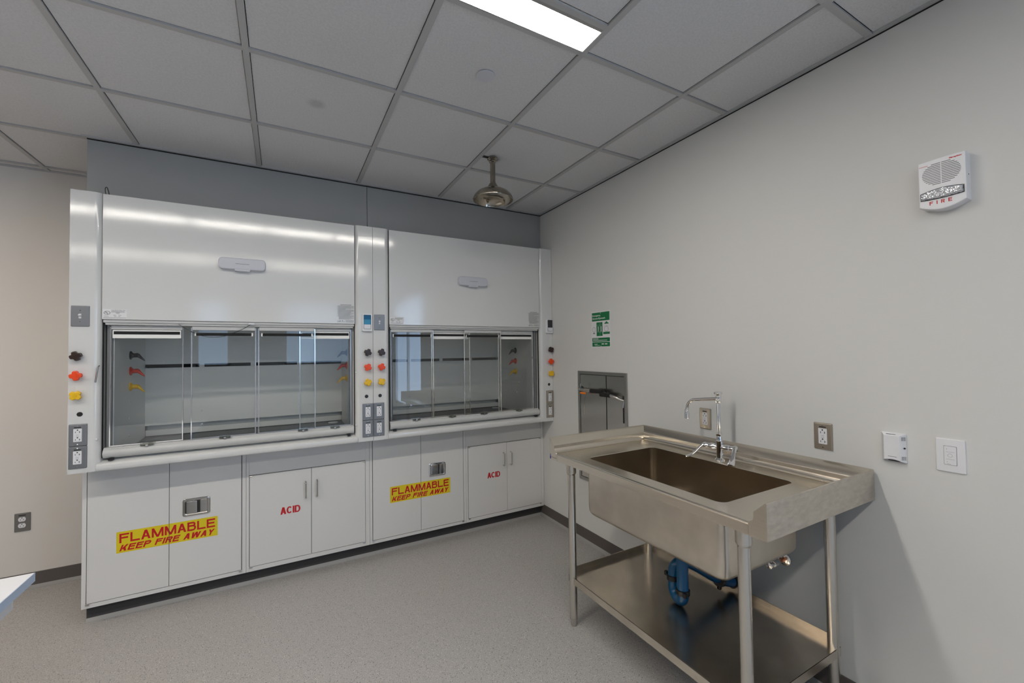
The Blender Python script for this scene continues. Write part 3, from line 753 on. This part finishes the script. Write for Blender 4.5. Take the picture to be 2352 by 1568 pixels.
# maker's plate
X = frame((SX0, SYA, ZD-.02), (0, -1, 0), (0, 0, 1), (-1, 0, 0))
mb = MB(X); mb.box((.002, -.021, 0), (.011, .004, .0005)); st = mb.build('maker_sticker', 'purple', S)
mb = MB(X); mb.box((.004, -.003, .0005), (.009, .001, .0008)); mb.build('sticker_emblem', 'paper', st)
mb = MB(X)
for k in range(8): mb.box((.0155+k*.0065, -.013, 0), (.0165+k*.0065, -.006, .0004)); mb.box((.0165+k*.0065, (-.0075, -.0105, -.013)[k % 3], 0), (.0185+k*.0065, (-.0065, -.0095, -.012)[k % 3], .0004))
mb.box((.069, -.022, 0), (.0697, .008, .0003)); mb.build('maker_lettering', 'greyink', S)

# blue waste pipe: tailpiece, trap and long slanting arm
mb = MB()
mb.tube([(-.42, -1.645, .612), (-.42, -1.645, .345)], .026, 20)
U_ = Vector((.03, .078, 0))
pts = [Vector((-.42, -1.645, .33))+U_*.5*(1-math.cos(a))+Vector((0, 0, -.040*math.sin(a))) for a in [PI*k/10 for k in range(11)]]
mb.tube([(-.42, -1.645, .352)]+pts, .0265, 18)
e = pts[-1]
mb.tube([e-Vector((0, 0, .005)), e+Vector((0, 0, .07)), e+Vector((.008, -.008, .100)), e+Vector((.035, -.02, .110)), e+Vector((.09, -.03, .095)), (-.17, -1.655, .335), (-.02, -1.665, .285)], .0255, 18, 1)
D = mb.build('drain_trap', 'pipe', S); D['label'] = 'bright blue drain trap'
def clamp(c, ax, lug):
    q = MB(); q.lathe(Vector(c)-Vector(ax).normalized()*.012, ax, [(0, .028), (.002, .031), (.022, .031), (.024, .028)], 24)
    l = Vector(lug).normalized(); p_ = Vector(c)+l*.036; q.box(p_-Vector((.008, .008, .010)), p_+Vector((.008, .008, .010)), .002); return q.build('clamp', 'black', D)
clamp((-.42, -1.645, .345), (0, 0, 1), (-.6, -.8, 0)); clamp(e+Vector((0, 0, .035)), (.1, .1, 1), (-.3, 1, .3)); clamp((-.17, -1.655, .335), (1, -.05, -.3), (0, 0, -1)); clamp((-.07, -1.662, .302), (1, -.05, -.3), (0, 0, -1))
# supply valve below the back of the bowl
V = thing('supply_valve', (-.10, -1.90, .50), 'chrome angle stop valve with copper stub on the wall below the sink', 'valve')
mb = MB(); mb.lathe((-.0, -1.875, .487), (-1, 0, 0), [(0, .030), (.006, .028), (.012, .014)], 20); mb.build('escutcheon', 'chrome', V)
mb = MB(); mb.tube([(-.004, -1.875, .487), (-.07, -1.875, .487)], .009, 12); mb.build('supply_stub', 'copper', V)
mb = MB(); mb.lathe((-.055, -1.875, .487), (-1, 0, 0), [(0, .013), (.04, .013), (.042, .009), (.06, .009)], 14); mb.tube([(-.085, -1.875, .487), (-.085, -1.845, .492), (-.09, -1.81, .60)], .006, 8); mb.lathe((-.115, -1.875, .487), (-1, 0, 0), [(0, .006), (.004, .016), (.012, .014), (.014, .006)], 8); mb.build('valve_body', 'chrome', V)

# ------------------------------------------------------------------ faucet
FX, FY = -.125, -1.643
FA = thing('laboratory_faucet', (FX, FY, ZD), 'chrome gooseneck laboratory faucet with two wrist blade handles behind the bowl', 'faucet')
mb = MB(); mb.lathe((FX, FY, ZD), (0, 0, 1), [(0, .024), (.004, .024), (.008, .019), (.012, .0155), (.085, .0155), (.092, .017), (.100, .017), (.104, .0145), (.118, .0125), (.122, .015), (.132, .015), (.136, .010)], 28)
mb.build('faucet_body', 'chrome', FA)
mb = MB(); dirh = Vector((-.28, 1, 0)).normalized(); zc = ZD+.064
for sgn in (1, -1):
    d = dirh*sgn
    mb.lathe(Vector((FX, FY, zc)), d, [(0, .0135), (.022, .013), (.026, .016), (.044, .016), (.047, .013), (.060, .013), (.064, .015), (.078, .0145)], 20)
mb.build('valve_arm', 'chrome', FA)
def blade(sgn, side):
    p0 = Vector((FX, FY, zc))+dirh*sgn*.072
    out = (Vector((-.75, .15*sgn, 0))+dirh*sgn*side).normalized()
    q = MB(); L = []
    perp = Vector((-out.y, out.x, 0))
    for t, hz, wd, th in ((-.004, .004, .010, .010), (.012, .0, .008, .008), (.030, -.016, .0065, .0055), (.050, -.036, .008, .0045), (.070, -.051, .011, .004), (.088, -.058, .0125, .004), (.097, -.058, .009, .003)):
        c = p0+out*t+Vector((0, 0, hz))
        L.append([c+perp*wd*1.35*math.cos(2*PI*k/14)+Vector((0, 0, 1))*th*1.3*math.sin(2*PI*k/14) for k in range(14)])
    q.loft(L); return q.build('wrist_blade', 'chrome', FA)
b1_ = blade(1, .55); b2_ = blade(-1, .12)
p = Vector((FX, FY, zc))-dirh*.078
MB().lathe(p, -dirh, [(0, .0105), (.003, .0105), (.005, .008)], 16).build('index_button', 'green_btn', FA)['label'] = 'green index button'
p = Vector((FX, FY, zc))+dirh*.078
MB().lathe(p, dirh, [(0, .0105), (.003, .0105), (.005, .008)], 16).build('index_button', 'red', FA)['label'] = 'red index button'
mb = MB(); mb.lathe((FX, FY, ZD+.130), (0, 0, 1), [(0, .0098), (.155, .0098)], 20); mb.build('riser', 'chrome', FA)
mb = MB(); zv = ZD+.283
mb.lathe((FX, FY, zv), (0, 0, 1), [(0, .010), (.003, .015), (.010, .016), (.014, .013), (.020, .0145), (.028, .0145), (.034, .0135), (.042, .0155), (.050, .0185), (.056, .0185), (.059, .012)], 24)
n = 36
mb.loft([[(FX+(.0185+.0015*math.cos(6*2*PI*k/n))*math.cos(2*PI*k/n), FY+(.0185+.0015*math.cos(6*2*PI*k/n))*math.sin(2*PI*k/n), z) for k in range(n)] for z in (zv+.046, zv+.056)])
mb.build('vacuum_breaker', 'chrome', FA)
mb = MB(); za = zv+.022; ds = Vector((-.10, 1, 0)).normalized()
P = lambda t, z: (FX+ds.x*t, FY+ds.y*t, z)
mb.tube([P(.008, za), P(.11, za-.012)]+[P(.118+.055*math.sin(a), za-.067+.054*math.cos(a)) for a in [PI/2*k/8 for k in range(9)]]+[P(.176, za-.085)], .0088, 16)
mb.lathe(P(.176, za-.070), (0, 0, -1), [(0, .0098), (.016, .0098), (.018, .0125), (.048, .0125), (.050, .010)], 20)
mb.build('spout', 'chrome', FA)

# ------------------------------------------------------------------ right wall fittings
E_ = thing('eyewash_station', (0, -.62, .89), 'recessed stainless eyewash and shower pull panel on the right wall', 'eyewash station')
X = rwall(-.356, .472)
Wd, Ht = .530, .837
mb = MB(X); fw = .023
mb.box((0, 0, 0), (fw, Ht, .010), .0015); mb.box((Wd-fw, 0, 0), (Wd, Ht, .010), .0015); mb.box((fw, 0, 0), (Wd-fw, fw, .010), .0015); mb.box((fw, Ht-fw, 0), (Wd-fw, Ht, .010), .0015)
mb.build('panel_frame', 'plate_eye', E_)
mb = MB(X); mb.box((fw, fw, .0002), (Wd-fw, Ht-fw, .0015)); mb.build('panel_recess', 'ink', E_)
mb = MB(X); mb.box((fw+.004, fw+.003, .0018), (.319, Ht-fw-.004, .0055), .001); mb.build('panel_door', 'steel_z', E_)
mb = MB(X); mb.box((.327, fw+.003, .0018), (Wd-fw-.002, Ht-fw-.004, .0055), .001); mb.build('panel_door', 'steel_z', E_)
mb = MB(X); mb.box((.3195, fw+.002, .0018), (.3225, Ht-fw-.002, .0085)); mb.build('panel_divider', 'satin', E_)
mb = MB(X); mb.box((.487, .495, .0056), (.500, .680, .0072)); mb.build('lever_slot', 'ink', E_)
def handle_(pts, grip):
    a = MB(X); a.tube(pts, .0105, 14, 1); h_ = a.build('pull_lever', 'satin', E_)
    a = MB(X); a.tube(grip, .0155, 16); a.build('lever_grip', 'black_soft', h_)
handle_([(.030, .697, .006), (.045, .697, .035), (.10, .697, .046), (.24, .697, .048)], [(.205, .697, .048), (.33, .699, .048)])
a = MB(X); a.lathe((.034, .697, .004), (0, 0, 1), [(0, .022), (.012, .022), (.02, .014)], 18); a.build('lever_pivot', 'ink', E_)
handle_([(.494, .648, .004), (.478, .655, .022), (.45, .672, .040), (.40, .680, .047), (.34, .682, .048)], [(.312, .679, .048), (.405, .680, .048)])
a = MB(X); a.tube([(.494, .648, .004), (.494, .60, .012)], .007, 10); a.build('lever_pivot', 'satin', E_)
a = MB(X); a.lathe((.078, .672, .046), (1, 0, 0), [(0, .004), (.004, .0075), (.058, .0075), (.062, .003)], 12); a.build('orange_seal', 'orange', E_)['label'] = 'orange seal tag'
a = MB(X); a.tube([(.068, .708, .05), (.072, .735, .052), (.082, .742, .05), (.086, .712, .05)], .0022, 6); a.tube([(.06, .69, .04), (.045, .62, .03), (.048, .55, .02), (.058, .49, .012)], .0011, 6, 2); a.build('cable_tie', 'satin', E_)

# emergency sign
X = rwall(-.525, 1.488)
SG = tag(MB(X).rrect(0, 0, .205, .266, 0, .002, .006, 0, 3).build('emergency_sign', 'paper'), 'green and white emergency shower and eyewash sign on the right wall', 'sign')
g = MB(X)
for u0, v0, u1, v1 in ((.006, .195, .198, .258), (.006, .043, .198, .071), (.006, .007, .198, .039)): g.rrect(u0, v0, u1, v1, .002, .0024, .004, 0, 3)
g.box((.056, .084, .002), (.122, .185, .0024)); g.box((.129, .096, .002), (.198, .112, .0024))
g.prism([(.140, .170), (.146, .177), (.158, .183), (.165, .190), (.172, .183), (.184, .177), (.190, .170)], .002, .0024)
g.build('sign_panels', 'green', SG)
k_ = MB(X)
def ringo(m_, cx, cy, rx, ry, t, w0, w1): m_.loft([[(cx+(rx-d)*math.cos(2*PI*k/24), cy+(ry-d)*math.sin(2*PI*k/24), w_) for k in range(24)] for d, w_ in ((0, w0), (0, w1), (t, w1), (t, w0))], closed=True)
ringo(k_, .027, .133, .018, .019, .0018, .002, .0024); ringo(k_, .163, .134, .021, .020, .0018, .002, .0024)
k_.prism([(.014, .100), (.020, .112), (.027, .106), (.034, .112), (.042, .100), (.034, .103), (.027, .100), (.020, .103)], .002, .0024)
for q in range(5):
    for r_ in range(3): k_.box((.143+q*.010, .158-r_*.004, .002), (.1445+q*.010, .160-r_*.004, .0024))
k_.build('sign_pictogram', 'greyink', SG)
t_ = MB(X)
t_.text('Emergency', .012, .2265, .090, .016, .0024, bold=.015); t_.text('Shower/Eyewash', .012, .2045, .140, .016, .0024, bold=.015)
for u0, u1, v in ((.015, .075, .061), (.015, .170, .051)): t_.box((u0, v, .0024), (u1, v+.004, .0027))
t_.box((.030, .022, .0024), (.065, .026, .0027)); t_.box((.110, .021, .0024), (.135, .029, .0027)); t_.box((.146, .021, .0024), (.171, .029, .0027)); t_.box((.034, .014, .0024), (.09, .016, .0027))
for cx in (.076, .107): t_.rrect(cx-.0035, .116, cx+.0035, .156, .0024, .0027, .003, 0, 3); t_.rrect(cx-.006, .116, cx+.006, .124, .0024, .0027, .003, 0, 3)
t_.box((.057, .113, .0024), (.121, .1137, .0027)); t_.box((.095, .085, .0024), (.0957, .184, .0027)); t_.box((.057, .164, .0024), (.121, .1647, .0027))
for cy in (.010, .252): t_.lathe((.102, cy, .0024), (0, 0, 1), [(0, .0025), (.001, .002)], 10)
t_.build('sign_lettering', 'paper', SG)

gfci(rwall(-1.4765, 1.083), None, 'plate_warm', top=True, tlab='steel framed white power outlet just behind the faucet on the right wall', cat='power outlet')
gfci(rwall(-2.049, 1.084), None, 'plate_warm', top=True, tlab='steel framed white power outlet above the right end of the sink, beside the thermostat', cat='power outlet')

# thermostat-like wall sensor
X = rwall(-2.288, 1.0835)
mb = MB(X)
n = 8
def slab(w_, sx, sz, sag): 
    top = [(-sx+2*sx*k/n, sz-.000*math.sin(PI*k/n), w_) for k in range(n+1)]; bot = [(sx-2*sx*k/n, -sz+sag*math.sin(PI*k/n), w_) for k in range(n+1)]
    return top+bot
mb.loft([slab(0, .0355, .0535, .005), slab(.008, .0355, .0535, .005), slab(.024, .025, .0475, .004), slab(.026, .0235, .046, .004)])
TH = tag(mb.build('wall_sensor', 'plastic'), 'small white vented temperature sensor box between the right outlet and the dimmer', 'thermostat')
mb = MB(X)
for sz in (1, -1):
    for q in range(4): mb.box((.0275+q*.0022, sz*.036-.007, .006), (.0285+q*.0022, sz*.036+.007, .0205-q*.0035))
mb.build('vent_slots', 'greyink', TH)
mb = MB(X); mb.lathe((.032, .002, .012), (1, 0, .7), [(0, .003), (.004, .0028)], 10); mb.box((-.018, .0485, .012), (.010, .0505, .0195)); mb.box((-.016, -.0515, .004), (.018, -.049, .012)); mb.build_each('port', 'ink', TH)
mb = MB(X); mb.box((-.012, -.0335, .026), (.014, -.032, .0263)); mb.build('printed_mark', 'greyink', TH)

# dimmer
X = rwall(-2.4415, 1.083)
DM = tag(MB(X).rrect(-.0375, -.0575, .0375, .0575, 0, .0065, .003, .003, 3).build('dimmer_switch', 'plastic'), 'white wall dimmer switch plate right of the thermostat', 'light switch')
mb = MB(X); mb.rrect(-.0165, -.0325, .0165, .0335, .0062, .0066, .002, 0, 2); mb.build('dimmer_gap', 'greyink', DM)
mb = MB(X); mb.rrect(-.0155, -.0315, .0155, .0325, .0062, .0092, .002, .001, 2); mb.build('dimmer_keypad', 'plastic', DM)
mb = MB(X)
mb.loft([[((r)*math.cos(2*PI*k/20), .001+(r)*math.sin(2*PI*k/20), w_) for k in range(20)] for r, w_ in ((.006, .0090), (.006, .0094), (.0055, .0094), (.0055, .0090))], closed=True)
for v in (.0125, -.0125): mb.box((-.011, v, .0090), (.011, v+.0005, .0094))
for v in (.0225, -.0225): mb.lathe((-.008, v, .0091), (0, 0, 1), [(0, .001), (.0003, .001)], 8)
mb.box((-.008, -.029, .0090), (.001, -.0283, .0094)); mb.build('dimmer_marks', 'greyink', DM)

# fire alarm
X = rwall(-2.4555, 2.032)
def shield(w_, ins):
    n = 12; a = .0600-ins
    top = [(a-2*a*k/n, .090-ins-.002*(1-math.sin(PI*k/n)), w_) for k in range(n+1)]
    bot = [(-a+2*a*k/n, -.073+ins-.018*math.sin(PI*k/n), w_) for k in range(n+1)]
    return top+bot
mb = MB(X); mb.loft([shield(0, 0), shield(.038, 0), shield(.043, .0012), shield(.045, .004)])
AL = tag(mb.build('fire_alarm', 'plastic'), 'white wall fire alarm speaker strobe with red FIRE lettering, high on the right wall', 'fire alarm')
mb = MB(X)
for k in range(13):
    v = .071-k*.0059; hw = .049*math.sqrt(max(0, 1-((v-.036)/.0405)**2))
    if hw < .006: continue
    mb.box((-hw, v-.0011, .0448), (-.0012, v+.0011, .0453)); mb.box((.0012, v-.0011, .0448), (hw, v+.0011, .0453))
mb.build('speaker_grille', 'greyink', AL)
mb = MB(X)
def lens(w_, i):
    n = 12; a = .0535-i
    top = [(a-2*a*k/n, -.0255-i+.008*math.sin(PI*k/n), w_) for k in range(n+1)]; bot = [(-a+2*a*k/n, -.0490+i-.003*math.sin(PI*k/n), w_) for k in range(n+1)]
    return top+bot
mb.loft([lens(.0448, -.0015), lens(.0456, -.0015)]); mb.build('lens_gasket', 'ink', AL)
mb = MB(X); mb.loft([lens(.0456, 0), lens(.054, .002), lens(.057, .006)]); mb.build('strobe_lens', 'alarmlens', AL)
mb = MB(X); mb.glyphs('FIRE', -.032, -.0705, .057, .0125, .0451, tx=.26, ty=.2, gap=.85); mb.text('Simplex', .0205, .0745, .032, .0055, .0451, bold=.06); mb.box((-.056, .0705, .0451), (-.033, .0718, .0454)); mb.build('red_lettering', 'red', AL)
mb = MB(X); mb.lathe((.0600, .012, .02), (1, 0, 0), [(0, .0022), (.0006, .002)], 8); mb.build('side_screw', 'ink', AL)

# duplex outlet on the left back wall
X = bwall(-3.491, .4265, YB)
OD = tag(MB(X).rrect(-.036, -.0575, .036, .0575, 0, .006, .003, .004, 2).build('power_outlet', 'plate_dark'), 'grey plate duplex power outlet low on the back wall left of the hoods', 'power outlet')
mb = MB(X)
for cy in (.0195, -.0195): mb.loft([[(.0172*math.cos(a), cy+max(-.0135, min(.0135, .0172*math.sin(a))), w_) for a in [2*PI*k/28 for k in range(28)]] for w_ in (.004, .0085)])
mb.build('receptacle', 'plastic', OD)
mb = MB(X)
for cy in (.0195, -.0195):
    mb.box((-.0075, cy-.006, .0083), (-.0055, cy+.001, .0089)); mb.box((.0055, cy-.006, .0083), (.0075, cy+.001, .0089)); mb.box((.0075, cy-.003, .0083), (.0095, cy-.0015, .0089)); mb.lathe((0, cy+.008, .0083), (0, 0, 1), [(0, .0028), (.0006, .0028)], 10)
mb.box((-.016, .041, .0058), (.016, .047, .0064)); mb.build_each('slots', 'ink', OD)
mb = MB(X); mb.lathe((0, 0, .0055), (0, 0, 1), [(0, .003), (.0012, .0026)], 10); mb.build('screw', 'satin', OD)

# ------------------------------------------------------------------ ceiling things
SH = thing('emergency_shower', (-.878, -.645, CEIL), 'tarnished steel deluge shower head hanging from the ceiling near the corner', 'shower head')
sx, sy = -.878, -.645
mb = MB(); mb.lathe((sx, sy, CEIL-.001), (0, 0, -1), [(0, .034), (.006, .034), (.009, .028), (.013, .028), (.016, .022), (.026, .022), (.030, .017)], 28); mb.build('flange', 'tarnish', SH)
mb = MB(); mb.lathe((sx, sy, CEIL-.02), (0, 0, -1), [(0, .0165), (.135, .0165)], 24); mb.build('drop_pipe', 'tarnish', SH)
mb = MB(); mb.lathe((sx, sy, 2.541), (0, 0, -1), [(0, .0175), (.012, .0175), (.014, .024), (.020, .026), (.030, .033), (.042, .036)], 28); mb.build('neck', 'tarnish', SH)
mb = MB()
outer = [(0, .034), (.004, .045), (.012, .070), (.028, .100), (.048, .119), (.062, .125), (.070, .1275), (.076, .126)]
inner = [(.076, .1245), (.069, .123), (.060, .119), (.046, .112), (.030, .096), (.018, .068), (.012, .04), (.012, .0)]
mb.lathe((sx, sy, 2.500), (0, 0, -1), outer+inner, 48); mb.build('shower_bell', 'tarnish', SH)
mb = MB(); mb.lathe((sx, sy, 2.489), (0, 0, -1), [(0, .02), (.010, .022), (.014, .036), (.018, .036), (.020, .03)], 20)
for k in range(6): mb.lathe((sx+.026*math.cos(k*PI/3), sy+.026*math.sin(k*PI/3), 2.471), (0, 0, -1), [(0, .004), (.003, .003)], 8)
mb.build('deflector', 'plate_dark', SH)
mb = MB(); mb.box((-.945, -.645, 2.6975), (-.885, -.617, 2.6985)); mb.build('tile_cutout', 'ink', SH)
mb = MB(); mb.lathe((-1.253, -1.337, 2.6975), (0, 0, -1), [(0, .036), (.002, .036), (.002, .0405), (.0045, .0405), (.0055, .0395)], 40)
tag(mb.build('sprinkler_cover', 'grey_plastic'), 'flat round concealed sprinkler cover plate on a ceiling tile beside the light', 'sprinkler cover')

def light(x1, ya, yb, ln, lab, lm, grp):
    LT = thing('linear_light', (x1-ln/2, (ya+yb)/2, CEIL), lab, 'ceiling light', grp)
    mb = MB()
    mb.box((x1-ln, ya+.0, CEIL+.001), (x1, ya+.004, 2.712)); mb.box((x1-ln, yb-.014, CEIL+.001), (x1, yb, 2.704)); mb.box((x1-ln, yb, 2.708), (x1, ya, 2.7155)); mb.box((x1-.003, yb, CEIL+.001), (x1+.0, ya, 2.712)); mb.box((x1-ln, yb, CEIL+.001), (x1-ln+.003, ya, 2.712))
    mb.build('housing', 'cove_lip', LT)
    mb = MB(); mb.box((x1-ln+.003, yb+.002, CEIL+.004), (x1-.003, ya-.002, CEIL+.006)); mb.build('diffuser', lm, LT, flat=True)
    mb = MB(); mb.box((x1-ln, ya-.005, CEIL-.0005), (x1, ya-.002, CEIL+.0035)); mb.build('trim_bead', 'chrome', LT)
    return LT
TXT = ('over the sink aisle', 'in the middle of the room', 'near the rear windows')
for r_, (ya, yb) in enumerate(rows):
    for k in range(3):
        light(LX1-k*2*T, ya, yb, 2*T, ('white linear ceiling light %s, %s' % (TXT[r_], ('nearest the right wall', 'middle of its row', 'left end of its row')[k])), 'lamp', 'recessed linear ceiling lights')
light(-4.2, -.20, -.36, 2*T, 'added unseen warm fill light over the left recess beyond the hoods', 'warm_fill', 'recessed linear ceiling lights')  # added lamp, out of view, to warm the left wall

# ------------------------------------------------------------------ bench at the left
BN = thing('lab_bench', (-3.1, -1.7, 0), 'white laboratory bench corner at the lower left edge of the photo', 'bench')
mb = MB(); mb.box((-4.4, -2.7, .722), (-2.773, -.975, .750), .0015); mb.build('bench_top', 'bench', BN)
mb = MB(); mb.box((-2.773, -2.7, .722), (-2.771, -.975, .7495)); mb.build('edge_daylight_strip', 'edge_daylight', BN)  # thin strip carrying the painted blue daylight
mb = MB(); mb.box((-4.3, -2.6, .655), (-2.812, -1.0, .722)); mb.build('bench_apron', 'bench', BN)
for x, y in ((-4.28, -1.06), (-4.28, -2.58), (-3.4, -2.58)): MB().box((x, y, 0), (x+.05, y+.05, .655), .002).build('bench_leg', 'bench', BN)
